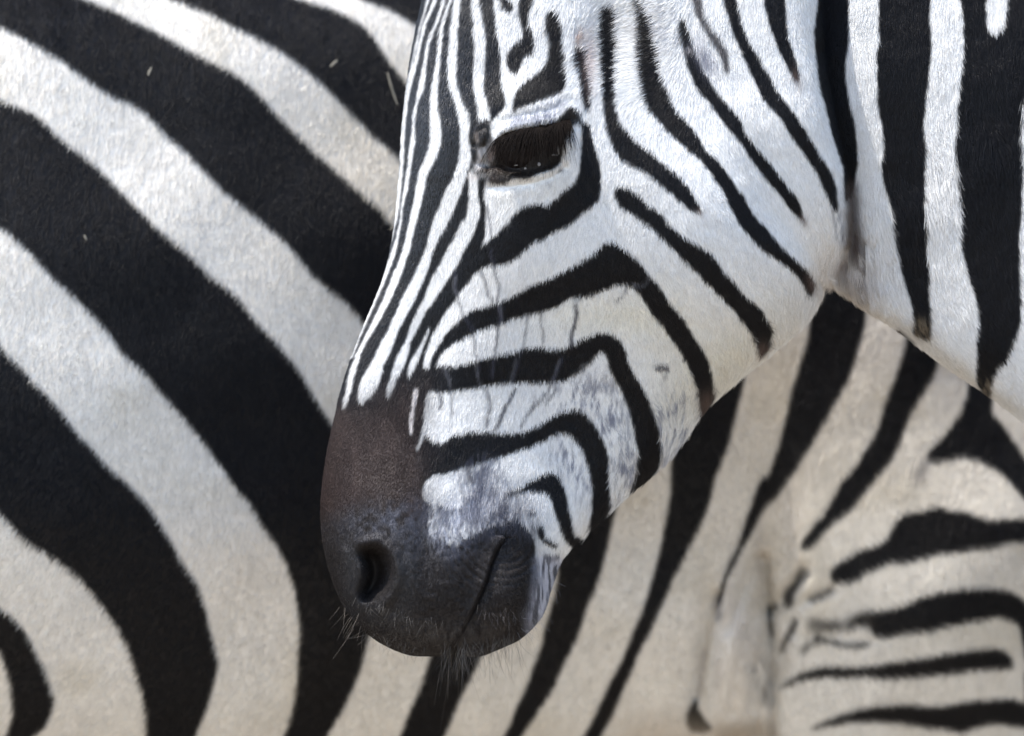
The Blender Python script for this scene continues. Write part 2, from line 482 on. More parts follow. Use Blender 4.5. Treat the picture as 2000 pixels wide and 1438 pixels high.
whites_f = [P(t) for t in [
    # long white lines down the nose
    "A 865,0 845,150 830,300 825,430 850,540 880,640 892,720 895,800 895,880 880,960 850,1040 810,1110 780,1180 C 740,80 720,150 700,230 665,320 625,410 585,490 550,560 515,640 480,715 440,790 400,870 360,945 320,1015 300,1085 303,1140 320,1165 345,1140 395,1090 430,1010 450,930 490,850 520,770 560,680 600,610 640,530 680,440 715,350 735,270 770,190 810,120 850,40 A 865,1200 895,1130 920,1060 945,980 960,930 955,860 950,780 955,700 945,640 910,580 890,520 878,440 880,320 890,160 905,0",
    "A 960,965 945,1000 950,1080 945,1170 930,1260 C 905,90 880,150 830,230 790,310 750,390 710,470 680,550 640,630 600,720 570,800 530,880 500,960 480,1030 468,1090 475,1130 490,1120 510,1060 545,980 590,880 610,790 650,710 690,630 740,560 780,500 830,420 880,340 920,260 950,210 985,140 1010,60 A 1015,1230 1005,1150 1000,1080 1005,1030 990,1000",
    "C 715,710 700,740 670,800 630,870 600,920 588,960 590,1000 600,1005 630,950 660,880 690,800 715,740",
    "C 630,1065 650,1065 645,1120 630,1200 622,1280 612,1340 602,1330 602,1250 615,1170",
    "A 850,-60 825,20 790,130 770,240 760,330 740,440 725,540 722,640 722,740 718,830 690,920 655,1000 640,1080 620,1180 600,1290 575,1400 C 560,260 530,350 490,440 455,530 420,610 380,690 345,760 310,830 280,900 255,970 240,1040 225,1110 205,1180 215,1200 240,1150 265,1070 280,1000 300,930 325,850 365,770 410,700 450,630 485,560 520,480 555,400 580,320 610,230 630,130 650,60 665,0 A 690,1090 710,1010 750,930 785,830 785,740 770,640 768,540 775,430 785,330 795,230 815,120 845,10 868,-60",
    "A 812,-60 785,30 750,130 715,210 695,290 680,390 660,480 640,580 622,680 617,760 600,860 590,960 575,1060 560,1150 548,1250 530,1350 C 500,260 475,340 450,420 415,510 380,590 345,670 310,750 280,820 255,890 275,880 300,810 330,740 365,660 400,580 435,500 470,410 500,330 525,250 545,150 560,60 565,0 A 590,1100 605,1010 620,910 635,820 635,740 640,660 660,570 690,480 700,400 710,300 730,220 765,140 800,50 826,-60",
    # above the eye
    "A 972,0 978,150 980,300 975,480 1000,600 1003,690 1040,690 1070,690 1068,640 1050,560 1035,470 1045,300 1040,150 1020,0",
    # finger of white on the neck
    "I 1575,0 1575,100 1590,170 1630,190 1670,150 1690,60 1700,0",
]]
# thin lines along the edge of the nose
for t, w in (("A 770,-60 735,40 700,120 665,250 645,340 615,460 592,560 577,680 567,800 560,950 545,1100 525,1260 C 490,200 440,330 390,450 340,570 290,690 240,830 200,980 185,1060", 6),
             ("A 735,-60 690,80 645,250 615,400 580,540 562,680 556,800 552,950 535,1110 510,1300 C 468,230 420,350 370,460 310,590 262,700 222,830 190,960", 3.0)):
    whites_f.append(line_poly(P(t, False), w, w * .6))

cf = np.empty((CF.h, CF.w, 3), np.float32)
cf[:] = WHITE
dirt = CF.noise(55, 90, 1) * .5 + CF.noise(16, 26, 2) * .35 + CF.noise(5, 9, 3) * .3
cf *= (1 + 0.035 * dirt)[..., None]
# cream along the jaw, tan at the throat, dirt
paint(cf, np.clip(CF.gauss(1400, 720, 170, 60, -38) + .8 * CF.gauss(1180, 615, 120, 40) + .5 * CF.gauss(1300, 640, 90), 0, 1), (0.68, 0.63, 0.50), .6)
paint(cf, CF.gauss(1660, 545, 55, 60), (0.45, 0.36, 0.28), .7)
paint(cf, CF.mask([P("J 620,300 860,470 1060,600 1400,870 1726,1060 1726,1000 1450,800 1100,520 860,400 700,280", False)], 8), (0.46, 0.40, 0.31), .55)
paint(cf, CF.gauss(1265, 70, 35, 60) * (CF.noise(8, 14, 9) > -.2), (0.45, 0.42, 0.42), .45)
# dusty blue-grey skin showing through the short hair
gn1 = np.clip(CF.noise(5, 16, 11) * .55 + CF.noise(2.5, 6, 12) * .55 + CF.noise(30, 30, 13) * .3 + .05, 0, 1.2)
reg = (CF.gauss(1320, 830, 55, 75, 20) + .75 * CF.gauss(1150, 775, 95, 50) + .9 * CF.gauss(1190, 880, 60, 90, -15)
       + .85 * CF.gauss(1130, 900, 55, 60) + .7 * CF.gauss(900, 1000, 70, 60) + .9 * CF.gauss(960, 940, 30, 50) + 1.0 * CF.gauss(1065, 232, 55, 16, -15)
       + .5 * CF.gauss(1220, 930, 40, 60) + .6 * CF.gauss(1390, 110, 25, 50, -25) + .4 * CF.gauss(1310, 50, 40, 70, -30))
paint(cf, np.clip(reg * 1.2, 0, 1) * np.clip(gn1 * 1.25, 0, 1), (0.16, 0.17, 0.225), .85)
paint(cf, np.clip(CF.gauss(945, 960, 32, 60) + CF.gauss(985, 1000, 60, 45) * .9, 0, 1), (0.16, 0.16, 0.20), .65)

paint(cf, CF.mask([P('F 900,460 960,330 1100,280 1250,230 1400,170 1500,180 1480,260 1380,350 1250,400 1100,430 980,470', False)], 5) * np.clip(CF.noise(4, 7, 14) * .5 + .55, 0, 1), (0.24, 0.25, 0.31), .75)
paint(cf, CF.mask(nose + blacks_f, 1.0), BLACK)
paint(cf, CF.mask(whites_f, 1.0), WHITE)
# softened ends and brown tips
paint(cf, CF.mask([P("B 760,0 815,0 830,80 870,150 920,220 955,290 970,370 970,425 940,400 920,330 880,250 830,160 780,80")], 2), (0.035, 0.028, 0.03), .92)
paint(cf, CF.gauss(1376, 112, 14, 34, -28), (0.20, 0.20, 0.25), .7)
paint(cf, CF.gauss(1345, 92, 9, 5), (0.45, 0.42, 0.42), .7)
for x, y, rx, ry, a in ((1556, 150, 8, 22, -12), (1570, 428, 7, 12, -30), (1366, 410, 9, 6, 20), (1586, 545, 10, 18, -30), (1490, 672, 12, 14, 0), (1382, 775, 16, 20, 20)):
    paint(cf, CF.gauss(x, y, rx, ry, a), (0.16, 0.11, 0.09), .6)
paint(cf, CF.gauss(1137, 65, 10, 16), (0.30, 0.17, 0.12), .8)
paint(cf, CF.gauss(1160, 110, 12, 60), (0.48, 0.36, 0.33), .6)
paint(cf, CF.mask([P("D 1565,0 1610,0 1640,150 1620,200 1590,120", False)], 3) * np.clip(CF.noise(4, 12, 21) + .6, 0, 1), (0.10, 0.10, 0.13), .7)
# mottled throat behind the jaw
tn = np.clip(CF.noise(7, 16, 31) * .8 + .6, 0, 1)
paint(cf, CF.mask([P("I 745,1060 820,1050 830,1200 850,1438 760,1450 745,1300", False)], 5), (0.075, 0.055, 0.048), .85)
paint(cf, CF.mask([P("J 715,-20 800,0 820,100 835,200 832,330 800,360 770,250 760,150 740,120 720,60", False)], 5) * tn, (0.09, 0.065, 0.055), .8)
paint(cf, CF.mask([P("J 690,160 720,150 730,190 710,230 680,210", False)], 5), (0.22, 0.14, 0.11), .6)
for t, w in (("J 735,170 730,250 745,310", 3), ("J 790,350 760,360 740,352", 3), ("J 825,240 832,320 800,362", 3)):
    paint(cf, CF.mask([line_poly(P(t, False), w)], 2), (0.10, 0.075, 0.065), .7)
paint(cf, CF.mask([line_poly(P("J 990,540 1040,575 1100,615", False), 9, 5)], 2), (0.03, 0.024, 0.02), .95)
paint(cf, CF.mask([P("J 1090,480 1200,500 1200,600 1140,600 1085,560", False)], 6) * np.clip(CF.noise(5, 8, 33) + .6, 0, 1), (0.24, 0.19, 0.13), .6)
paint(cf, CF.mask([P("J 1450,820 1530,830 1510,920 1450,870", False)], 5) * np.clip(CF.noise(5, 8, 34) + .5, 0, 1), (0.26, 0.21, 0.15), .6)
# tear marks and veins down the cheek
for t, w, a in (("C 1050,0 1075,100 1080,170", 2.5, .5), ("C 1075,260 1095,330 1110,400 1125,470 1118,540 1130,640 1140,680", 3.5, .5), ("C 1020,370 1045,430 1060,500 1090,550", 4, .45),
                ("C 860,380 880,500 905,590 930,650 970,740 985,830 1000,900 1010,1000", 3.5, .4), ("C 1140,600 1120,720 1105,800 1095,900 1085,1000", 3.5, .5),
                ("C 1580,560 1570,640 1550,740 1545,820", 3.5, .55), ("C 1370,620 1375,680 1385,800", 3, .45), ("C 1290,640 1280,740 1265,820 1230,920 1215,1010", 3, .45),
                ("C 1500,880 1450,980 1420,1060 1380,1120 1330,1160 1280,1230 1240,1300", 3.5, .55), ("C 1460,1060 1420,1120 1390,1160", 3, .5), ("C 1230,1060 1180,1140 1140,1220 1100,1300", 4, .6),
                ("C 1050,1070 1070,1140 1065,1220 1050,1290", 6, .4), ("C 770,1090 790,1130 780,1190", 4, .55), ("C 840,1070 850,1150 845,1230", 3, .4),
                ("D 375,465 340,530 300,560", 3, .5), ("D 70,560 80,640 50,740 40,800", 4, .55), ("D 545,940 600,945 615,965", 7, .85), ("D 585,990 610,998", 3, .7),
                ("A 1475,1000 1500,985 1480,970", 3, .7), ("A 1400,1072 1415,1070", 4, .7), ("E 760,440 830,460 910,470", 7, .6), ("E 1270,465 1340,475", 5, .85),
                ("E 960,170 940,230 960,290", 9, .5), ("E 1040,190 1010,280 1030,320", 6, .4)):
    p = P(t, False)
    p = catmull(p, np.linspace(0, len(p) - 1, len(p) * 5)) + rng.normal(0, 1.3, (len(p) * 5, 2))
    paint(cf, CF.mask([line_poly(p, w * 1.35)], 1, smooth=False, wob=.6), (0.035, 0.035, 0.05), min(.95, a * 1.5))
# pale hairs crossing the dark bands where the marks run
for t, w, a in (("C 800,930 830,1000 845,1060", 5, .14), ("C 980,900 1000,980 1020,1050", 4, .13), ("C 1220,880 1210,960 1190,1040", 4, .12), ("C 1480,880 1450,980 1420,1030", 4, .14), ("D 500,405 480,445 440,462 400,455", 3, .25), ("C 870,400 860,470 880,520", 5, .15), ("C 1130,560 1140,640 1150,690", 5, .1)):
    paint(cf, CF.mask([line_poly(P(t, False), w)], 1), (0.5, 0.5, 0.55), a)
# muzzle: brown above, slate grey round the nostril and lips
mz = CF.mask([P("C 200,1180 300,1170 420,1110 540,1050 640,1000 720,1030 690,1100 680,1250 640,1420 E 690,130 680,300 700,450 700,600 600,620 480,560 300,560 100,640 X 480,1100 480,820", False)], 24)
paint(cf, mz, (0.022, 0.0130, 0.0105), .94)
paint(cf, mz * np.clip(CF.noise(18, 40, 91) * .6 + .2, 0, 1), (0.040, 0.026, 0.022), .6)
low = CF.mask([P("X 480,1010 640,1010 720,985 800,1000 850,1050 920,1060 985,1040 1035,1040 1045,1120 1040,1200 1060,1300 480,1400", False)], 16)
paint(cf, low, (0.0150, 0.0122, 0.0115), .94)
paint(cf, np.clip(CF.gauss(760, 1015, 80, 32, -8) * .9 + CF.gauss(800, 1060, 25, 40) * .5, 0, 1) * np.clip(.55 + .5 * CF.noise(9, 9, 41), 0, 1), (0.07, 0.073, 0.092), .7)
paint(cf, np.clip(CF.gauss(690, 1120, 22, 60) + CF.gauss(790, 1130, 22, 70) * .8 + CF.gauss(740, 1200, 60, 25) * .7, 0, 1), (0.034, 0.033, 0.034), .7)
paint(cf, CF.gauss(870, 1240, 140, 30) * np.clip(.6 + .5 * CF.noise(6, 10, 42), 0, 1), (0.05, 0.044, 0.040), .7)
paint(cf, CF.gauss(880, 1130, 45, 60), (0.014, 0.011, 0.010), .6)
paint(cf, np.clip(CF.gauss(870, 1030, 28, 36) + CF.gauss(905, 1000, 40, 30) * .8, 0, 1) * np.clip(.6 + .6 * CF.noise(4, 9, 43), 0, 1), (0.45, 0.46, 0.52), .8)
lipe = CF.mask([P("X 1050,1085 1075,1080 1105,1090 1095,1150 1080,1200 1050,1240 1030,1225 1038,1180 1044,1130", False)], 6)
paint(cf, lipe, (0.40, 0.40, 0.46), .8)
paint(cf, lipe * np.clip(CF.noise(3, 26, 45) * .7 + CF.noise(9, 30, 46) * .5 + .35, 0, 1), (0.05, 0.05, 0.06), .9)
paint(cf, CF.gauss(1045, 1205, 25, 30) * np.clip(.4 + CF.noise(6, 14, 46), 0, 1), (0.05, 0.048, 0.05), .9)
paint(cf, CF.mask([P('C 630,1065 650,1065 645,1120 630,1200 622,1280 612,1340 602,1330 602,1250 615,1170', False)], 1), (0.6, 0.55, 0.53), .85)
# slate mottling of the upper lip under thin white hair
mot = np.clip(.6 + .9 * CF.noise(4, 10, 47) + .6 * CF.noise(14, 20, 48), 0, 1)
ul = CF.mask([P("E 900,240 960,180 1040,150 1100,190 1090,300 1060,380 1130,400 1230,430 1260,540 1150,560 1040,570 960,620 880,700 800,640 740,560 720,470 800,440 900,420 890,320", False)], 12)
paint(cf, ul * mot, (0.10, 0.105, 0.14), .72)
paint(cf, CF.gauss(985, 985, 45, 45) * mot, (0.05, 0.05, 0.065), .6)
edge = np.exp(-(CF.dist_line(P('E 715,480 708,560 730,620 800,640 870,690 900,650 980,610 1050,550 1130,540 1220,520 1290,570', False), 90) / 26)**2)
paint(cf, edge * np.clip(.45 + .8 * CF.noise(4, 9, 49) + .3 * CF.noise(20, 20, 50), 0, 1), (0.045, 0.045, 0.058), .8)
paint(cf, CF.mask([line_poly(P("C 640,1060 660,1100", False), 3)], 1), (0.5, 0.4, 0.36), .0)

# eye, tear duct
EYE_OPEN = P("F 850,560 900,520 1000,490 1120,465 1250,440 1380,430 1450,430 1480,470 1450,560 1410,650 1425,720 1400,790 1320,850 1200,890 1080,910 980,900 880,880 830,840 820,760 830,650", False)
EYE_SKIN = P("F 830,560 900,510 1050,470 1200,440 1340,410 1420,350 1480,290 1530,270 1580,300 1610,350 1600,400 1540,430 1490,540 1440,660 1420,790 1350,860 1230,900 1130,945 1060,960 970,950 900,985 820,1000 760,985 740,950 790,880 830,780 800,700 830,620", False)
paint(cf, CF.mask([EYE_SKIN], 1), (0.010, 0.007, 0.006), .98)
paint(cf, CF.mask([line_poly(P("F 1590,400 1650,440 1680,480", False), 7, 10)], 1), BLACK, .95)
paint(cf, CF.mask([P("F 600,430 680,410 750,430 760,500 790,560 780,610 720,650 700,720 690,800 720,840 780,800 820,850 760,900 690,910 640,900 600,880 585,800 600,720 580,640 560,570 570,500", False)], 1.5), (0.010, 0.008, 0.008), .97)
paint(cf, CF.mask([P('F 700,640 780,600 850,560 870,900 760,990 700,930 690,880 730,820 705,760', False)], 3), (0.03, 0.022, 0.019), .88)
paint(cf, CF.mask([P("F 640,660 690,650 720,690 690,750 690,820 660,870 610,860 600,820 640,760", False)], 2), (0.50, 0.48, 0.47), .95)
paint(cf, CF.mask([P("F 750,660 800,620 830,640 800,720 750,780 725,740", False)], 2), (0.22, 0.17, 0.15), .85)
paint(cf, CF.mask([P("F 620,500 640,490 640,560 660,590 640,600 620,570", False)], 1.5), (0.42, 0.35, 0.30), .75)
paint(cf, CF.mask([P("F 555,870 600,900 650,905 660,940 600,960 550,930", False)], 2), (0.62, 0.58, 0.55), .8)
paint(cf, CF.mask([line_poly(P("F 540,880 570,850 590,820", False), 4)], 1), BLACK, .9)
paint(cf, CF.mask([P("F 650,920 720,930 700,1010 705,1080 660,1070 650,990", False)], 1), BLACK, .9)

# ================================================================ coat of the zebra behind
CR = Chart(-480, -480, 2480, 1920)
blacks_r = [P(t) for t in [
    "G 1420,0 1500,30 1560,60 1640,108 X 1050,200 1250,500 1320,750 L 1180,-100 1180,0 1165,150 1140,280 1110,420 1070,560 1030,700 980,820 930,950 880,1060 830,1150 770,1280 710,1400 690,1438 790,1438 860,1310 910,1190 960,1080 1000,980 1050,880 1090,790 1140,690 1190,570 1250,450 1300,350 1350,250 1400,130 1430,0 J 50,1250 90,1120 120,1000 150,870 165,790 X 1470,650 1400,450 1250,200 1000,0",
    "G 680,0 760,30 850,70 920,110 990,140 1060,180 1120,215 1190,270 1260,330 1330,400 1400,470 1470,540 1550,610 X 950,480 1080,750 1120,950 L 550,440 540,560 520,660 480,800 450,930 400,1060 370,1150 320,1260 280,1360 240,1438 345,1438 400,1360 450,1280 510,1190 570,1060 640,920 680,820 710,720 760,600 810,440 850,250 875,160 X 1230,850 1180,650 1000,350 G 1590,320 1530,250 1490,190 1450,130 1380,70 1290,30 1190,0",
    "G -500,0 350,0 430,30 510,70 600,115 690,165 780,215 870,260 940,300 1010,360 1080,440 1150,510 1230,590 1310,660 1400,740 1480,810 1530,870 X 900,600 1000,850 1010,1080 950,1260 935,1296 900,1365 870,1438 H 1560,1438 1600,1340 1640,1250 1670,1150 X 870,1180 880,1000 820,800 G 1410,1245 1360,1190 1300,1140 1220,1070 1160,1000 1110,940 1050,890 980,830 890,760 820,690 770,640 700,570 640,520 590,460 520,410 430,370 340,310 260,250 180,200 90,150 0,105",
    "G 0,385 90,420 160,460 220,520 290,580 370,640 430,700 500,770 560,830 620,890 690,950 760,1010 830,1080 900,1130 950,1180 1000,1250 1060,1310 1110,1370 H 1165,0 1200,60 1240,130 1280,190 1400,400 1470,600 1490,800 1470,960 1440,1060 1430,1110 1400,1200 1360,1300 1320,1370 1280,1438 1110,1438 1145,1320 1160,1220 1165,1120 1170,1020 1160,920 1140,830 1110,750 1070,680 1020,610 980,540 930,480 880,410 830,340 770,260 710,190 650,120 590,50 545,0 G 500,1400 450,1340 400,1270 340,1210 280,1150 210,1090 150,1020 80,950 0,890",
    "G 0,1340 40,1390 H 90,0 130,50 190,110 250,180 300,250 360,310 420,380 490,440 550,500 600,560 650,640 690,710 730,780 770,840 800,920 820,1000 840,1080 855,1150 840,1230 810,1330 780,1400 770,1438 570,1438 570,1350 555,1270 530,1180 500,1090 470,1030 420,960 370,890 320,830 260,780 190,730 110,680 50,620 0,565",
    "H 0,935 40,960 80,1000 120,1060 150,1120 180,1180 200,1240 215,1300 200,1360 170,1410 130,1438 20,1438 45,1370 50,1300 40,1230 20,1160 0,1110",
    "X 1350,-420 1450,50 1560,300 J 610,300 530,470 510,600 480,700 450,800 420,900 400,1000 370,1110 340,1230 290,1360 K 240,0 200,110 160,220 120,350 80,430 40,530 5,640 5,700 25,690 60,560 120,430 170,340 220,250 270,160 340,90 400,0 J 450,1340 530,1210 600,1090 660,980 720,880 770,760 800,660 830,560 840,470 X 1680,350 1600,50 1500,-420",
    "X 1740,-420 1780,400 J 1060,620 1040,700 1000,820 960,920 930,1010 900,1110 860,1190 800,1280 740,1370 K 700,0 660,80 600,180 540,250 490,320 470,370 490,390 540,370 600,300 660,240 740,180 800,110 850,50 J 900,1390 960,1320 1020,1220 1050,1140 1080,1050 1140,950 1200,850 1240,760 X 1850,400 1850,-420",
    "X 1900,-420 1880,400 J 1410,890 1390,960 1350,1040 1300,1110 1250,1170 1190,1240 1180,1290 1250,1300 1320,1280 1400,1275 1470,1290 1540,1330 1600,1370 1660,1430 K 1680,50 1726,100 J 1726,1260 1660,1160 1600,1080 1550,1000 X 1960,400 2010,-420",
    "K 640,500 680,460 740,430 800,390 870,370 950,330 980,270 1020,210 1080,175 1160,165 1240,140 1320,165 1400,170 1480,200 1560,215 1640,210 1726,205 1726,345 1640,350 1560,375 1440,390 1300,410 1180,430 1080,460 980,465 920,490 840,520 790,560 720,575 660,575 637,540",
    "K 860,745 960,722 1060,690 1150,650 1240,625 1360,610 1500,600 1600,605 1690,640 1760,700 1760,980 1726,980 1710,880 1690,810 1620,780 1560,770 1480,790 1400,800 1280,825 1180,850 1080,860 980,880 900,885 870,840",
    "K 350,1160 400,1120 470,1080 560,1050 660,1040 760,1045 880,1035 1000,1015 1120,1000 1240,980 1360,960 1480,945 1580,940 1630,960 1665,1010 1665,1045 1640,1060 1560,1060 1440,1070 1320,1085 1200,1100 1080,1110 960,1115 840,1105 700,1110 600,1110 500,1120 430,1140",
    "K 520,1400 600,1350 700,1310 820,1275 960,1260 1080,1255 1200,1265 1320,1255 1440,1235 1560,1225 1640,1220 1726,1240 1726,1390 1660,1380 1580,1370 1500,1380 1430,1400 1380,1415 1280,1400 1180,1390 1060,1370 960,1360 840,1360 720,1365 620,1380",
    "M 200,1185 165,1220 133,1300 145,1385 200,1412 300,1390 250,1320 215,1250",
]]
cr_ = np.empty((CR.h, CR.w, 3), np.float32)
cr_[:] = (0.735, 0.693, 0.625)
dirt = CR.noise(70, 70, 51) * .5 + CR.noise(22, 22, 52) * .4 + CR.noise(6, 8, 53) * .3
cr_ *= (1 + 0.045 * dirt)[..., None]
paint(cr_, np.clip(CR.noise(90, 90, 55) - .3, 0, 1), (0.58, 0.52, 0.41), .35)
paint(cr_, np.clip(CR.gauss(1520, 800, 160, 260) * .7 + CR.gauss(700, 350, 160, 200), 0, 1), (0.60, 0.53, 0.42), .5)
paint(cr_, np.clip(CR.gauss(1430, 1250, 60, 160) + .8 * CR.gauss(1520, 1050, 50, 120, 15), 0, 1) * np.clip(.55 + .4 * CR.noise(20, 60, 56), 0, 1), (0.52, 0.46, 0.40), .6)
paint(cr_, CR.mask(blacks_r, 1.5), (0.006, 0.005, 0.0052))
paint(cr_, CR.mask([P("J 1180,1260 1160,1290 1110,1370 1115,1430 1150,1400 1190,1330", False)], 6), (0.17, 0.15, 0.15), .75)
paint(cr_, CR.mask([P("K 510,675 540,640 600,620 650,585 660,610 640,640 560,668", False)], 3), (0.08, 0.065, 0.055), .85)
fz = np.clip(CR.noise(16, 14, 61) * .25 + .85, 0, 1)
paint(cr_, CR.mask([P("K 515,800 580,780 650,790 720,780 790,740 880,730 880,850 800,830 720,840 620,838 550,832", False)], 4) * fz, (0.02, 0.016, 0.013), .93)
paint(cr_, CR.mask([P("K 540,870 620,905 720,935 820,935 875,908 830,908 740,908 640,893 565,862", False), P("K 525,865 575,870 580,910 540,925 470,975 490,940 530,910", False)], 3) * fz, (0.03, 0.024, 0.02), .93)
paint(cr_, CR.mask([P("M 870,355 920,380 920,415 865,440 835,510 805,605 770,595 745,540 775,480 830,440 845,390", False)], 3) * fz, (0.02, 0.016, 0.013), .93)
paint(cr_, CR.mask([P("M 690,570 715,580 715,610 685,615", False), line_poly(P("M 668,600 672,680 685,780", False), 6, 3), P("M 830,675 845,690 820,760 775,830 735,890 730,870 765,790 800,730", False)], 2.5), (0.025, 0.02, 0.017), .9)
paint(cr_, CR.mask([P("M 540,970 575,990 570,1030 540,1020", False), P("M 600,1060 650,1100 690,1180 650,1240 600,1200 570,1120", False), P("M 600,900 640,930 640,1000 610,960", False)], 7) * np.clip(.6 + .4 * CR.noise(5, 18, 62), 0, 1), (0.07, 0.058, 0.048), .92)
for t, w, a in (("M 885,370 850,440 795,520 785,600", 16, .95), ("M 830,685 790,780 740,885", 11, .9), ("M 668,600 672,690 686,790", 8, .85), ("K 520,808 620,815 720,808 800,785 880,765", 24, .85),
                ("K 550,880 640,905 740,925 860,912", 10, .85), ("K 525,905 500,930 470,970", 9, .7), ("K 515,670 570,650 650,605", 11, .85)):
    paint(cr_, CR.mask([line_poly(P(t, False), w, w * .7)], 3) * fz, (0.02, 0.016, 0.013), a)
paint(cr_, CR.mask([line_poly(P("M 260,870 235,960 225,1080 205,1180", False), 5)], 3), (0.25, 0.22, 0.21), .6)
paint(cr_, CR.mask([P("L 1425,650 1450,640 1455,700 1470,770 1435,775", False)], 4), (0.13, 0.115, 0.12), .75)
paint(cr_, CR.mask([P("M 330,1370 480,1350 670,1345 670,1500 320,1500", False)], 9), (0.27, 0.22, 0.16), .75)
paint(cr_, CR.mask([P("M -200,1330 150,1370 330,1400 660,1320 700,1350 700,1600 -200,1600", False)], 25), (0.60, 0.50, 0.38), .55)


def body_stripes(px, py, col, x0, x1, white, black, period=230.0):
    """regular stripes where the animal goes on beyond the charts"""
    out = (px < x0) | (px > x1) | (py > 1850) | (py < -470)
    ph = px / period * 2 * math.pi + 0.6 * np.sin(py / 420) + .8 * np.sin(px / 900)
    leg = py > 1750
    ph = np.where(leg, py / 130 * 2 * math.pi + .5 * np.sin(px / 90), ph)
    d = np.clip(np.sin(ph) * 6 + .5, 0, 1)[:, None]
    c = np.array(white) * (1 - d) + np.array(black) * d
    hoof = (py > 3020)[:, None]
    c = np.where(hoof, np.array((.03, .028, .026)), c)
    col[out] = c[out]
    return col


# ================================================================ near zebra: shape
def front_world(px, py, y):
    g = 1 + (np.clip(-np.abs(y), -.16, 0) - YF) / DIST
    return np.stack([(px - 1000) * S * g, y, Z0 + (719 - py) * S * g], -1)


keysF = [
    (872, 1277, 892, 1276, .002), (845, 1281, 915, 1279, .026), (792, 1277, 955, 1272, .046), (730, 1247, 1012, 1250, .058), (682, 1200, 1056, 1205, .064),
    (650, 1135, 1078, 1140, .068), (631, 1060, 1100, 1088, .068), (627, 985, 1150, 1033, .065), (637, 895, 1225, 963, .060),
    (655, 810, 1308, 888, .058), (680, 722, 1374, 800, .060), (714, 632, 1440, 738, .066), (750, 542, 1505, 686, .075),
    (771, 445, 1555, 642, .086), (780, 352, 1588, 603, .094), (786, 262, 1605, 571, .099), (796, 170, 1614, 553, .101),
    (812, 70, 1619, 549, .101), (840, -40, 1624, 552, .098), (890, -150, 1630, 557, .093), (970, -250, 1638, 562, .088),
    (1090, -330, 1650, 570, .086), (1250, -385, 1668, 583, .087), (1450, -420, 1700, 608, .092), (1700, -440, 1760, 648, .098),
    (1950, -430, 1850, 715, .106), (2200, -400, 2000, 822, .120), (2600, -320, 2300, 1080, .155), (3000, -190, 2700, 1360, .20),
    (3400, -70, 3100, 1560, .23), (3900, -20, 3800, 1640, .28), (4700, -40, 4600, 1580, .29), (5400, -60, 5300, 1400, .26),
    (5800, 150, 5750, 1150, .19), (5960, 480, 5950, 820, .10), (6000, 640, 6000, 680, .006)]
px, py, dep, prof, side, qF, capsF = loft(keysF, 3.4, 14, set(range(0, 26)), 300, 90)

# notch between upper lip and chin, chin a little lower
py = py - 15 * np.exp(-((px - 886) / 10)**2 - ((py - 1284) / 26)**2) * 1.0 + 5 * np.exp(-((px - 945) / 32)**2 - ((py - 1280) / 25)**2)
# relief of the head, in metres outward
rel = np.zeros((CF.h, CF.w), np.float32)
rel += .020 * CF.gauss(1400, 380, 230, 300, 15)            # jaw muscle
rel += .010 * CF.gauss(1050, 200, 110, 50, -14)            # brow over the eye
rel += .010 * CF.gauss(1040, 300, 95, 75)                  # eyeball under the lids
rel += -.012 * CF.gauss(1190, 70, 70, 90)                  # hollow above the eye
rel += .008 * CF.gauss(1010, 470, 70, 190, 12)             # facial crest
rel += -.007 * CF.gauss(830, 640, 60, 200, 15)             # hollow beside the nasal bone
rel += -.010 * CF.gauss(1120, 880, 120, 130)               # in front of the jaw
rel += .010 * CF.gauss(770, 1080, 110, 110)                # nostril wing
rel += .009 * CF.gauss(860, 1170, 70, 80)                  # upper lip
rel += .012 * CF.gauss(1000, 1170, 50, 70, 15)             # lower lip and chin
rel += -.004 * CF.gauss(828, 1080, 24, 90, -6)            # fold behind the nostril
# cheek edge standing over the neck
jaw = np.array([(1570, -480), (1585, -100), (1590, 0), (1592, 100), (1605, 180), (1622, 260), (1638, 330), (1645, 400), (1641, 470), (1615, 548), (1590, 620), (1560, 700)])
xj = np.interp(CF.ys[:, 0], jaw[:, 1], jaw[:, 0])[:, None]
d = CF.xs - xj
fade = np.clip((CF.ys + 330) / 260, 0, 1) * np.clip((800 - CF.ys) / 300, 0, 1)
fade = fade * fade * (3 - 2 * fade)
rel -= (.042 * (1 / (1 + np.exp(-np.clip(d - 6, -60, 60) / 4.0))) * np.exp(-np.maximum(d, 0) / 190) + .016 * np.exp(-np.maximum(-d, 0) / 22) * (d < 0) + .016 * (d >= 0) * np.exp(-d / 40)) * fade
# wrinkles in the throat
for t, a in (("J 735,100 730,250 745,330", .003), ("J 830,60 835,240 850,400", .004), ("J 880,80 900,300 930,420", .0025), ("J 980,150 1010,330 1050,480", .002)):
    rel -= a * np.exp(-(CF.dist_line(P(t, False), 40) / 7)**2)
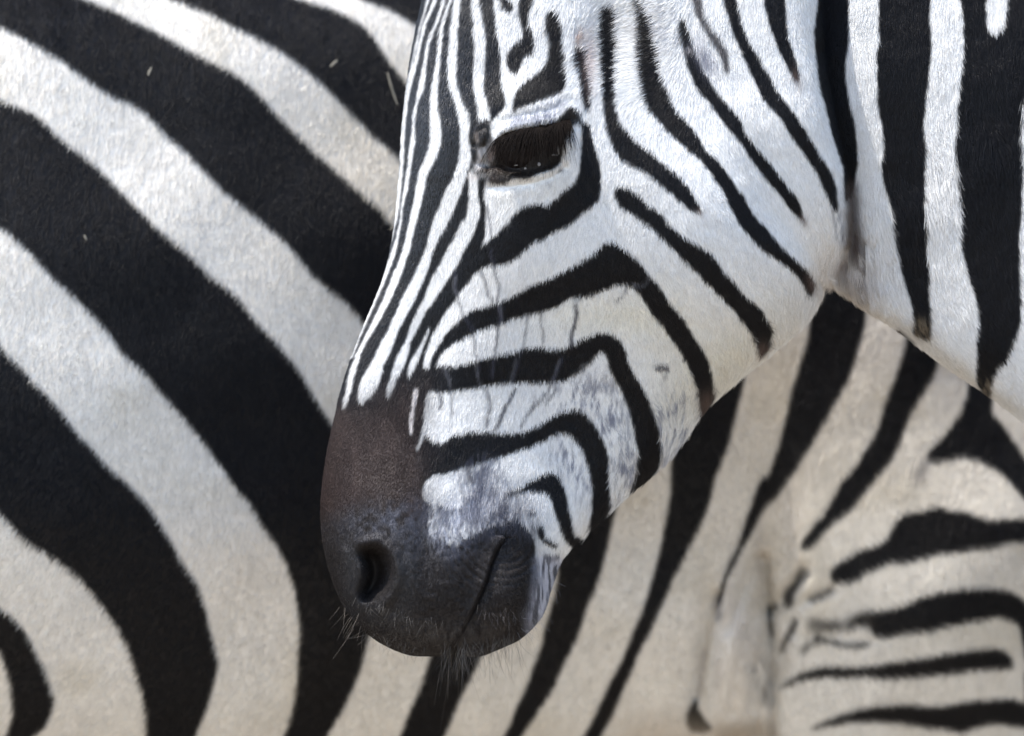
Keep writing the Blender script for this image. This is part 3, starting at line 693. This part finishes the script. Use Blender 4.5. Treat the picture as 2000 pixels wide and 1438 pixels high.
# eye socket, lids, tear duct
eo = CF.mask([EYE_OPEN], 3, wob=0)
rel -= .016 * eo
lid = P("F 800,600 860,520 1000,470 1140,445 1280,415 1400,370 1480,310 1540,300", False)
rel += .0030 * np.exp(-(CF.dist_line(lid, 40) / 9)**2) * (1 - eo)
rel -= .0014 * np.exp(-(CF.dist_line(lid + np.array([-4, -24.]), 40) / 7)**2)
rel -= .0010 * np.exp(-(CF.dist_line(lid + np.array([-6, -44.]), 40) / 8)**2)
rel += .002 * np.exp(-(CF.dist_line(P("F 780,960 900,960 1080,945 1240,900 1370,840 1440,740 1500,600", False), 40) / 8)**2) * (1 - eo)
rel -= .0025 * np.exp(-(CF.dist_line(P("F 760,1030 930,1020 1150,985 1330,920 1450,840", False), 40) / 8)**2)
rel += .004 * CF.gauss(940, 262, 16, 22) - .0022 * np.exp(-(CF.dist_line(P('F 600,640 640,560 650,500 700,470', False), 30) / 4)**2) - .002 * np.exp(-(CF.dist_line(P('F 700,640 730,560 740,480', False), 30) / 4)**2)
rel -= .006 * CF.gauss(946, 322, 14, 10, 30)
rel -= .004 * np.exp(-(CF.dist_line(P("F 690,650 700,780 740,850 820,820", False), 30) / 5)**2)
# nostril
no_out = P("X 706,1080 732,1076 752,1093 759,1119 752,1142 735,1158 714,1170 708,1156 716,1132 717,1105", False)
nm = CF.mask([no_out], 7, wob=0)
rel -= .030 * nm + .006 * CF.gauss(734, 1120, 22, 42, 8)
rel += .003 * np.exp(-(CF.dist_line(P("X 700,1060 738,1054 768,1080 778,1122 768,1162 742,1190", False), 40) / 10)**2) * (1 - nm)
rel += .004 * np.exp(-(CF.dist_line(P("X 672,1080 676,1140 700,1195", False), 40) / 12)**2)
# mouth line and its wrinkles
mouth = P("X 990,1046 972,1070 960,1100 950,1135 934,1172 915,1210 897,1242 884,1268 882,1285", False)
dm = CF.dist_line(mouth, 60)
mx = np.interp(CF.ys[:, 0], mouth[:, 1], mouth[:, 0])[:, None]
rel -= .0045 * np.exp(-(dm / 2.6)**2) * np.clip((1300 - CF.ys) / 150, .3, 1)
rel += np.where(CF.xs < mx, .0028, -.0022) * np.exp(-(dm / 16)**2) * (CF.ys > 1046)
dc = np.hypot(CF.xs - 985, (CF.ys - 1040))
ripple = np.sin(dc / 15.0 * 2 * math.pi + .8 * np.sin(np.arctan2(CF.ys - 1040, CF.xs - 985) * 3))
band = np.exp(-((dc - 85) / 50)**2) * (CF.ys > 1045) * (CF.gauss(905, 1110, 60, 55) + .8 * CF.gauss(1020, 1100, 35, 45))
rel += .0007 * (ripple + .5 * CF.noise(12, 12, 76)) * np.clip(band, 0, 1)
rel += .0003 * CF.noise(9, 9, 71) * CF.gauss(850, 1150, 200, 130)
# veins and unevenness of the face
for t in ("C 1075,260 1110,400 1125,540 1140,680", "C 860,380 905,590 970,740 1000,900", "C 1580,560 1550,740 1545,820", "C 1140,600 1105,800 1085,1000"):
    rel += .0010 * np.exp(-(CF.dist_line(P(t, False), 40) / 9)**2)
rel += .0008 * CF.noise(90, 90, 73) + .00015 * CF.noise(22, 22, 74)

inside = (px > CF.x0) & (px < CF.x0 + CF.w) & (py > CF.y0) & (py < CF.y0 + CF.h)
disp = CF.sample(rel, px, py) * np.minimum(1, prof * 1.6) * inside
yF = side * np.maximum(dep + disp, .0005)
pyF_all = py
vF = front_world(px, py, yF)
colF = CF.sample(cf, px, py).astype(np.float64)
colF = body_stripes(px, py, colF, 480, 2470, WHITE, BLACK)


def assemble(name, parts, mat):
    """one body mesh out of its sections"""
    V, Q, C, K = [], [], [], []
    off = 0
    for v, q, caps, col in parts:
        V.append(v); Q.append(q + off); C.append(col)
        K += [[i + off for i in c] for c in caps]
        off += len(v)
    return make_mesh(name, np.concatenate(V), np.concatenate(Q), K, np.concatenate(C), mat)


def legs(world, spots, white, black):
    out = []
    for x, top, yc, r0, back in spots:
        zt = world(np.array([x]), np.array([top]), np.array([0.]))[0]
        X, zt = zt[0], zt[2]
        b = -1 if back else 1
        path = [(X, yc, zt), (X + .02 * b, yc, zt * .75), (X + (.07 if back else 0.) , yc, zt * .55), (X + (.06 if back else .01), yc, zt * .33), (X + (.03 if back else .0), yc, .12), (X - .02, yc, .05), (X - .035, yc, .0)]
        v, q, caps = tube(path, [r0, r0 * .8, r0 * .52, r0 * .36, r0 * .32, r0 * .42, r0 * .5], sides=28, fine=40)
        ph = v[:, 2] / .075 * 2 * math.pi + .6 * np.sin(v[:, 0] * 25)
        dd = np.clip(np.sin(ph) * 5 + .5, 0, 1)[:, None]
        c = np.array(white) * (1 - dd) + np.array(black) * dd
        c = np.where((v[:, 2] < .055)[:, None], np.array((.03, .027, .025)), c)
        out.append((v, q, caps, c))
    return out


partsF = [(vF, qF, capsF, colF)]
partsF += legs(front_world, [(3150, 1250, -.13, .10, False), (3250, 1250, .13, .10, False), (5450, 1100, -.14, .14, True), (5560, 1100, .14, .14, True)], WHITE, BLACK)
for sgn in (-1, 1):        # ears, laid back above the poll
    e0 = front_world(np.array([1230.]), np.array([-330.]), np.array([sgn * .055]))[0]
    v, q, caps = tube([e0, e0 + (.01, sgn * .015, .05), e0 + (.03, sgn * .03, .11), e0 + (.045, sgn * .035, .16), e0 + (.055, sgn * .035, .19)], [.022, .034, .036, .024, .004], flat=.5)
    partsF.append((v, q, caps, np.tile(np.array([WHITE]), (len(v), 1)) * np.where((v[:, 2] > e0[2] + .13)[:, None], .05, 1)))
tv, tq, tcaps = tube([(1.98, 0, 1.05), (2.06, 0, .98), (2.08, 0, .8), (2.08, 0, .55), (2.07, 0, .4)], [.03, .03, .025, .03, .006])
partsF.append((tv, tq, tcaps, np.tile(np.array([(.3, .29, .28)]), (len(tv), 1))))
zebraF = assemble('zebra', partsF, M_SKIN)
zebraF['label'] = 'zebra in front, seen from the side with its striped head lowered and dark muzzle'
zebraF['category'] = 'zebra'
zebraF['group'] = 'zebras standing close together'

# ================================================================ zebra behind: shape
def yn(px):
    return 0.14 + 0.11 * px / 1000.0


def rear_world(px, py, y):
    mid = yn(np.clip(px, -1500, 4500)) + .26
    g = 1 + (mid - np.clip(np.abs(y - mid), 0, .33) - YF) / DIST
    return np.stack([(px - 1000) * S * g, y, Z0 + (719 - py) * S * g], -1)


keysR = [
    (-1150, 330, -1150, 370, .006), (-1110, 130, -1100, 720, .11), (-950, -150, -950, 1060, .19), (-600, -290, -600, 1350, .24),
    (-100, -330, -150, 1540, .265), (500, -330, 400, 1545, .27), (1000, -320, 950, 1535, .265), (1500, -330, 1400, 1540, .25),
    (1900, -370, 1850, 1760, .235), (2300, -430, 2300, 1560, .20), (2700, -560, 2700, 900, .14), (3000, -750, 3050, 450, .10),
    (3300, -1050, 3400, 20, .088), (3520, -1230, 3560, -180, .086), (3760, -1260, 3660, -300, .09), (3980, -1120, 3760, -320, .09),
    (4180, -900, 3920, -300, .085), (4340, -650, 4060, -200, .066), (4460, -400, 4190, -60, .06), (4500, -180, 4270, 20, .055), (4440, -60, 4340, 0, .03), (4400, -40, 4385, -30, .003)]
px, py, dep, prof, side, qR, capsR = loft(keysR, 6.5, 30, set(range(3, 10)), 320, 90, expo=2.6)
rr = np.zeros((CR.h, CR.w), np.float32)
rr += .045 * CR.gauss(-80, 900, 480, 480)                 # haunch
rr += .040 * CR.gauss(1900, 1230, 330, 330)               # upper foreleg
rr += -.020 * CR.gauss(1500, 1250, 42, 230, 4)            # crease at the elbow
rr += .019 * CR.gauss(1440, 1300, 48, 120, 3)                # skin fold beside it
rr += -.014 * CR.gauss(1375, 1290, 22, 130, 5)
for t, a, w in (("X 1492,1090 1500,1170 1505,1260 1508,1350 1513,1450", .016, 11), ("X 1402,1160 1384,1230 1370,1300 1358,1360", .008, 10), ("X 1502,1195 1545,1150 1570,1115", .009, 12),
                ("X 1508,1240 1535,1290 1525,1330", .004, 10), ("X 1496,1150 1462,1230 1440,1310 1432,1390", .005, 12), ("X 1500,1220 1478,1300 1468,1380", .005, 9), ("X 1480,1090 1448,1160 1420,1230", .004, 12), ("X 1506,1300 1490,1370 1480,1430", .004, 9), ("X 1500,1200 1570,1170 1625,1150", .003, 10)):
    rr -= a * np.exp(-(CR.dist_line(P(t, False), 60) / w)**2)
for t, a in (("M 660,560 680,760 660,960 690,1200", .004), ("M 840,680 740,900 690,1080", .004), ("M 560,960 640,1140", .002), ("M 920,560 820,640 760,700", .003),
             ("K 440,860 600,870 870,900", .0015),):
    rr -= a * np.exp(-(CR.dist_line(P(t, False), 40) / 9)**2)
rr += .0030 * CR.noise(190, 190, 81) + .0002 * CR.noise(60, 60, 82)
inside = (px > CR.x0) & (px < CR.x0 + CR.w) & (py > CR.y0) & (py < CR.y0 + CR.h)
disp = CR.sample(rr, px, py) * np.minimum(1, prof * 1.6) * inside
yR = yn(px) + .26 + side * np.maximum(dep + disp, .0005)
vR = rear_world(px, py, yR)
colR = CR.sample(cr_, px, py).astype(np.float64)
RW, RB = (0.66, 0.63, 0.585), (0.018, 0.016, 0.016)
colR = body_stripes(px, py, colR, -470, 2470, RW, RB)
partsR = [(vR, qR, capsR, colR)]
partsR += legs(rear_world, [(1950, 1560, yn(1900) + .15, .10, False), (2050, 1560, yn(2050) + .37, .10, False), (-450, 1180, yn(-450) + .17, .12, True), (-300, 1180, yn(-300) + .35, .12, True)], RW, RB)
for sgn in (-1, 1):
    e0 = rear_world(np.array([3560.]), np.array([-1180.]), np.array([yn(3560) + .26 + sgn * .05]))[0]
    v, q, caps = tube([e0, e0 + (-.005, sgn * .02, .05), e0 + (-.01, sgn * .03, .11), e0 + (-.01, sgn * .035, .16), e0 + (-.01, sgn * .035, .19)], [.022, .034, .036, .024, .004], flat=.5)
    partsR.append((v, q, caps, np.tile(np.array([RW]), (len(v), 1))))
tb = rear_world(np.array([-1130.]), np.array([300.]), np.array([yn(-1130) + .26]))[0]
tv, tq, tcaps = tube([tb, tb + (-.05, 0, -.06), tb + (-.07, 0, -.25), tb + (-.07, 0, -.5), tb + (-.06, 0, -.65)], [.03, .03, .025, .03, .006])
partsR.append((tv, tq, tcaps, np.tile(np.array([(.3, .29, .28)]), (len(tv), 1))))
zebraR = assemble('zebra', partsR, M_SKIN)
zebraR['label'] = 'zebra standing behind, its broad-striped flank, haunch and foreleg filling the background'
zebraR['category'] = 'zebra'
zebraR['group'] = 'zebras standing close together'


# ================================================================ fur
def flow(px, py, ctrl, reach):
    """hair direction in the side view, blended between a few combed directions"""
    num = np.zeros((len(px), 2)); den = np.zeros(len(px)) + 1e-9
    for x, y, dx, dy in ctrl:
        w = 1 / (((px - x)**2 + (py - y)**2) / reach**2 + .15)**2
        l = math.hypot(dx, dy)
        num += w[:, None] * np.array([dx / l, dy / l]); den += w
    v = num / den[:, None]
    return v / np.maximum(np.linalg.norm(v, axis=1), 1e-6)[:, None]


def grow(obj, n_loft_quads, quads, px, py, verts, chart, img, density, length, lift, radius, count, ctrl, reach, name, seed, k=4, tint=.10, tuft=1.0, gloss=None):
    r = np.random.default_rng(seed)
    me = obj.data
    nv = len(verts)
    nrm = np.empty(len(me.vertices) * 3, np.float32)
    me.vertex_normals.foreach_get('vector', nrm)
    nrm = nrm.reshape(-1, 3)[:nv]
    a, b, c, e = (verts[quads[:, i]] for i in range(4))
    cr = np.cross(c - a, e - b)
    area = np.linalg.norm(cr, axis=1) / 2
    ny = cr[:, 1] / np.maximum(area * 2, 1e-12)
    if np.mean(ny[side_near[obj.name][quads[:, 0]] < 0]) > 0:
        ny = -ny
    cx, cy = px[quads].mean(1), py[quads].mean(1)
    w = area * density(cx, cy) * (ny < .45)
    cum = np.cumsum(w)
    idx = np.searchsorted(cum, r.random(count) * cum[-1])
    q = quads[idx]
    u, v = r.random(count)[:, None], r.random(count)[:, None]
    bl = lambda A: (A[q[:, 0]] * (1 - u) * (1 - v) + A[q[:, 1]] * u * (1 - v) + A[q[:, 2]] * u * v + A[q[:, 3]] * (1 - u) * v)
    root, N = bl(verts), bl(nrm)
    N /= np.maximum(np.linalg.norm(N, axis=1), 1e-6)[:, None]
    rp = bl(np.stack([px, py], 1))
    f2 = flow(rp[:, 0], rp[:, 1], ctrl, reach)
    # tufts: neighbours lean the same way
    t1 = chart.sample(chart.noise(14, 14, seed + 1), rp[:, 0], rp[:, 1]); t2 = chart.sample(chart.noise(40, 40, seed + 2), rp[:, 0], rp[:, 1])
    t3 = chart.sample(chart.noise(11, 11, seed + 3), rp[:, 0], rp[:, 1])
    ang = tuft * (.22 * t1 + .25 * t2) + r.normal(0, .16, count)
    ca, sa = np.cos(ang), np.sin(ang)
    dx, dy = f2[:, 0] * ca - f2[:, 1] * sa, f2[:, 0] * sa + f2[:, 1] * ca
    D = np.stack([dx, np.zeros(count), -dy], 1)
    D -= N * np.sum(D * N, 1)[:, None]
    D /= np.maximum(np.linalg.norm(D, axis=1), 1e-4)[:, None]
    L = length(rp[:, 0], rp[:, 1]) * np.clip(r.normal(1, .22, count), .45, 1.7)
    al = np.clip(lift * (1 + .35 * tuft * t3 + r.normal(0, .3, count)), .08, 1.2)
    col = np.clip(chart.sample(img, rp[:, 0], rp[:, 1]).astype(np.float64) * (1 + r.normal(0, tint, count))[:, None], 0.004, .85)
    pts = np.empty((count, k, 3))
    for j in range(k):
        s = j / (k - 1)
        up = np.sin(al) * s * (1 - .38 * s)
        al_ = np.cos(al) * s
        pts[:, j] = root - N * .0002 * (j == 0) + D * (L * al_)[:, None] + N * (L * up)[:, None]
    rad = np.interp(np.linspace(0, 1, k), [0, .33, .67, 1], [1, .95, .75, .25])[None] * radius * np.clip(r.normal(1, .2, count), .5, 1.6)[:, None]
    return make_hair(name, pts, rad, col, M_HAIR, obj, .2 if gloss is None else gloss(rp[:, 0], rp[:, 1]))


side_near = {}
# side arrays of the two lofts, kept by object
_pf = loft(keysF, 3.4, 14, set(range(0, 26)), 300, 90)
side_near[zebraF.name] = _pf[4]
pxF, pyF = _pf[0], pyF_all
side_near[zebraR.name] = side
pxR, pyR = px, py

cm = CF.mask([P("X 480,800 700,790 760,800 800,840 840,900 830,960 860,1030 960,1050 1040,1060 1060,1120 1060,1230 1020,1400 480,1400", False)], 12)
em = CF.mask([EYE_OPEN], 2)
nmo = np.clip(nm * 1.6 - .5, 0, 1)


def densF(x, y):
    base = ((x > 520) & (x < 2250) & (y > -150) & (y < 1440)).astype(float)
    m = CF.sample(cm, x, y)
    return base * (1 + .2 * m) * (1 - CF.sample(em, x, y)) * (1 - CF.sample(nmo, x, y)) * np.where(x > 2020, .3, 1) * np.where(y < -20, .4, 1)


def lenF(x, y):
    m = CF.sample(cm, x, y)
    base = .0046 + .0008 * np.clip((x - 1550) / 100, 0, 1) + .003 * np.exp(-(((x - 1150) / 250)**2 + ((y - 60) / 130)**2))
    nose = np.exp(-(((x - 760) / 120)**2 + ((y - 500) / 330)**2))
    jl = np.exp(-((x + y - 2210) / 90)**2) * (x > 1150)
    eye = np.exp(-(((x - 1020) / 110)**2 + ((y - 290) / 70)**2))
    return (base * (1 - .45 * nose) * (1 - .55 * eye) + .006 * jl) * (1 - .62 * m)


ctrlF = [(1050, 40, -.2, 1), (940, 150, 0, 1), (1230, 100, -1, .35), (1200, 300, -.2, 1), (1400, 120, .1, 1), (1450, 350, .35, 1), (1350, 600, .25, 1),
         (1500, 620, .5, 1), (1050, 400, -.15, 1), (1000, 600, -.25, 1), (1150, 720, -.05, 1), (800, 400, -.1, 1), (730, 700, -.25, 1), (880, 900, -.3, 1),
         (1150, 950, -.1, 1), (1300, 850, .2, 1), (700, 1000, -.2, 1), (760, 1200, -.2, 1), (950, 1180, 0, 1), (1060, 1180, .3, 1),
         (1700, 200, .2, 1), (1850, 500, .35, 1), (1750, 600, .5, 1), (1950, 100, .2, 1), (1950, 700, .6, 1)]
N_F, N_R = 620000, 560000
grow(zebraF, len(qF), qF, pxF, pyF, vF, CF, cf, densF, lenF, .32, .00011, N_F, ctrlF, 140, 'fur', 101, tuft=.5, gloss=lambda x, y: .2 - .12 * CF.sample(cm, x, y) + .95 * np.exp(-(((x - 800 + .25 * (y - 300)) / 130)**2 + ((y - 300) / 380)**2)))


def densR(x, y):
    return ((x > -220) & (x < 2220) & (y > -200) & (y < 1560)).astype(float) * np.where((x < -20) | (x > 2030) | (y > 1450), .4, 1)


lenR = lambda x, y: .0056 - .0010 * np.clip((x - 900) / 600, 0, 1)
ctrlR = [(100, 200, -.4, 1), (600, 200, -.3, 1), (100, 900, -.5, 1), (500, 900, -.35, 1), (200, 1350, -.5, 1), (800, 1300, -.3, 1), (1200, 1200, -.3, 1),
         (1500, 800, -.25, 1), (1450, 1300, 0, 1), (1800, 1000, -.1, 1), (1800, 1300, .1, 1)]
grow(zebraR, len(qR), qR, pxR, pyR, vR, CR, cr_, densR, lenR,   .34, .00012, N_R, ctrlR, 260, 'fur', 202, k=3, tuft=.35)

# ================================================================ eyes, lashes, whiskers
M_EYE = plain_material('eye_gloss', (0.010, 0.006, 0.005), 0.05, .10)


def sphere(name, c, r, mat, parent, scale=(1, 1, 1)):
    nu, nv_ = 48, 24
    u = np.linspace(0, 2 * math.pi, nu, endpoint=False)
    v = np.linspace(.02, math.pi - .02, nv_)
    VV = np.stack([np.sin(v)[:, None] * np.cos(u)[None], np.tile(np.cos(v)[:, None], (1, nu)), np.sin(v)[:, None] * np.sin(u)[None]], -1).reshape(-1, 3)
    i, j = np.meshgrid(np.arange(nv_ - 1), np.arange(nu), indexing='ij')
    q = np.stack([i * nu + j, i * nu + (j + 1) % nu, (i + 1) * nu + (j + 1) % nu, (i + 1) * nu + j], -1).reshape(-1, 4)
    caps = [list(range(nu))[::-1], [(nv_ - 1) * nu + k for k in range(nu)]]
    return make_mesh(name, VV * r * np.array(scale) + c, q, caps, None, mat, parent)


def surf_y(x, y):
    """depth of the near side of the front head at a chart place"""
    near = _pf[4] < 0
    d2 = (pxF - x)**2 + (pyF - y)**2 + np.where(near, 0, 1e9)
    return yF[np.argmin(d2)]


ye = surf_y(1035, 250)
for sgn in (1, -1):
    c = front_world(np.array([1036.]), np.array([298.]), np.array([sgn * (ye + .026)]))[0]
    sphere('eye', c, .026, M_EYE, zebraF, (1.05, 1, .95))

M_GLINT = plain_material('glint_gloss', (0.30, 0.30, 0.31), 0.12, .6)  # pale glossy drops added along the lower lid as the eye's catchlights
eyeball = [o for o in zebraF.children if o.name.startswith('eye')][0]
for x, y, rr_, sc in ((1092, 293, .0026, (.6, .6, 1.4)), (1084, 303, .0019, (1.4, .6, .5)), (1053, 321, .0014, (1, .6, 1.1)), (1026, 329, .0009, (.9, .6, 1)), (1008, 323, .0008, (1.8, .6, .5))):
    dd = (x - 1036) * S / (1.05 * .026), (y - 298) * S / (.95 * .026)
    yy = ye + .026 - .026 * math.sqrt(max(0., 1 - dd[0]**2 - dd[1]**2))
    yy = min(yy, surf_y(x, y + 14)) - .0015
    sphere('glint_drop', front_world(np.array([float(x)]), np.array([float(y)]), np.array([yy]))[0], rr_, M_GLINT, eyeball, sc)

r = np.random.default_rng(5)
n = 620
s = r.random(n)
lx = np.interp(s, [0, .3, .6, 1], [975, 1020, 1070, 1112]); ly = np.interp(s, [0, .3, .6, 1], [268, 252, 246, 232])
y0 = np.array([surf_y(a, b - 8) for a, b in zip(lx, ly)])
L = (.021 + .010 * np.sin(s * math.pi)) * np.clip(r.normal(1, .25, n), .4, 1.5)
k = 6
pts = np.empty((n, k, 3))
root = front_world(lx, ly, y0 - .0008)
lean = r.normal(-.12, .2, n) + (s - .5) * .35
for j in range(k):
    t = j / (k - 1)
    pts[:, j] = root + np.stack([L * lean * t, -L * (.55 * np.sin(t * 1.5)), -L * (.28 * t + .62 * t * t)], 1)
make_hair('eyelashes', pts, np.linspace(1, .25, k)[None] * np.full((n, 1), .00024), np.tile([[.007, .005, .004]], (n, 1)), M_LASH, zebraF)


def whiskers(name, place, n, length, direc, spread, radius, col, seed, k=7, sag=.25):
    r = np.random.default_rng(seed)
    line = np.array(place, float)
    s = r.random(n) * (len(line) - 1)
    i = s.astype(int)
    p = line[i] * (1 - (s - i))[:, None] + line[i + 1] * (s - i)[:, None] + r.normal(0, 7, (n, 2))
    y0 = np.array([surf_y(a, b) for a, b in p]) + r.normal(0, .004, n)
    root = front_world(p[:, 0], p[:, 1], y0)
    d = np.array(direc, float)[None] + r.normal(0, spread, (n, 3))
    d /= np.linalg.norm(d, axis=1)[:, None]
    L = length * np.clip(r.normal(1, .3, n), .35, 1.8)
    pts = np.empty((n, k, 3))
    bend = r.normal(0, .25, (n, 3)) + np.array([0, 0, -sag])
    for j in range(k):
        t = j / (k - 1)
        pts[:, j] = root + d * (L * t)[:, None] + bend * (L * t * t)[:, None]
    c = np.array(col)[None] * np.clip(r.normal(1, .3, n), .4, 1.6)[:, None]
    return pts, np.linspace(1, .3, k)[None] * np.full((n, 1), radius), c


W = [whiskers('', [(668, 1180), (690, 1212), (718, 1240)], 16, .015, (-.45, -.5, -.75), .3, .00009, (.16, .14, .12), 1),
     whiskers('', [(705, 1230), (760, 1258), (830, 1270)], 40, .008, (-.3, -.5, -.8), .3, .00008, (.14, .125, .11), 2),
     whiskers('', [(890, 1262), (960, 1258), (1015, 1240)], 110, .019, (.05, -.35, -.9), .3, .00008, (.10, .088, .075), 3),
     whiskers('', [(865, 1268), (910, 1266)], 60, .022, (0, -.2, -1), .28, .00009, (.07, .06, .05), 4),
     whiskers('', [(1020, 1235), (1055, 1190), (1072, 1130)], 60, .009, (.7, -.3, -.7), .3, .00008, (.30, .30, .33), 6),
     whiskers('', [(700, 1170), (780, 1200), (860, 1220)], 70, .007, (-.1, -.7, -.7), .3, .00007, (.12, .11, .10), 7),
     whiskers('', [(930, 1190), (1000, 1200), (1040, 1180)], 60, .007, (.1, -.7, -.7), .3, .00007, (.11, .10, .095), 8)]
make_hair('whiskers', np.concatenate([w[0] for w in W]), np.concatenate([w[1] for w in W]), np.concatenate([w[2] for w in W]), M_HAIR, zebraF)

# manes (above the picture)
def mane(obj, keys, i0, i1, yc, world, seed, white, black):
    r = np.random.default_rng(seed)
    n = 5000
    s = i0 + r.random(n) * (i1 - i0)
    T = catmull(np.array(keys, float), s)[:, :2]
    root = world(T[:, 0], T[:, 1] + 8, yc(T[:, 0]) + r.normal(0, .012, n))
    up = np.array([0, 0, 1.0])[None] + r.normal(0, .12, (n, 3))
    L = .085 * np.clip(r.normal(1, .1, n), .7, 1.3)
    pts = root[:, None] + up[:, None] * (L[:, None] * np.linspace(0, 1, 4)[None])[..., None]
    d = (np.sin(T[:, 0] / 190 * 2 * math.pi) > 0)[:, None]
    c = np.where(d, np.array(black), np.array(white))
    make_hair('mane', pts, np.tile(np.array([[1, .9, .7, .3]]) * .0003, (n, 1)), c, M_HAIR, obj)


mane(zebraF, keysF, 20.5, 29, lambda x: x * 0, front_world, 31, WHITE, BLACK)
mane(zebraR, keysR, 8.2, 13.5, lambda x: yn(x) + .26, rear_world, 32, RW, RB)


# ================================================================ chaff caught in the coat behind
M_STRAW = plain_material('dry_straw', (0.17, 0.155, 0.125), .6, .1)
nearR = side_near[zebraR.name] < 0


def rear_surf(x, y):
    return yR[np.argmin((pxR - x)**2 + (pyR - y)**2 + np.where(nearR, 0, 1e9))]


def fleck(name, line, r, label, lift=.005):
    pts = [rear_world(np.array([float(x)]), np.array([float(y)]), np.array([rear_surf(x, y) - lift]))[0] for x, y in line]
    v, q, caps = tube(pts, [r * .5, r, r * .9, r * .3][:len(pts)], sides=8, flat=.45)
    o = make_mesh(name, v, q, caps, None, M_STRAW)
    o['label'] = label
    o['category'] = name.replace('_', ' ')
    o['group'] = 'chaff caught in the coat'


fleck('straw', [(757, 142), (763, 165), (770, 187), (777, 206)], .0010, 'thin dry straw lying on black fur just left of the forehead', .006)
fleck('chaff_fleck', [(645, 131), (651, 125), (657, 120), (659, 117)], .0012, 'pale chaff fleck in the black stripe nearest the forehead')
fleck('chaff_fleck', [(290, 148), (291, 142), (294, 137), (296, 131)], .0011, 'pale chaff fleck in the upper black band near the left top')
fleck('chaff_fleck', [(165, 459), (166, 463), (168, 467), (169, 470)], .0010, 'tiny chaff fleck low in the broad black band at left')
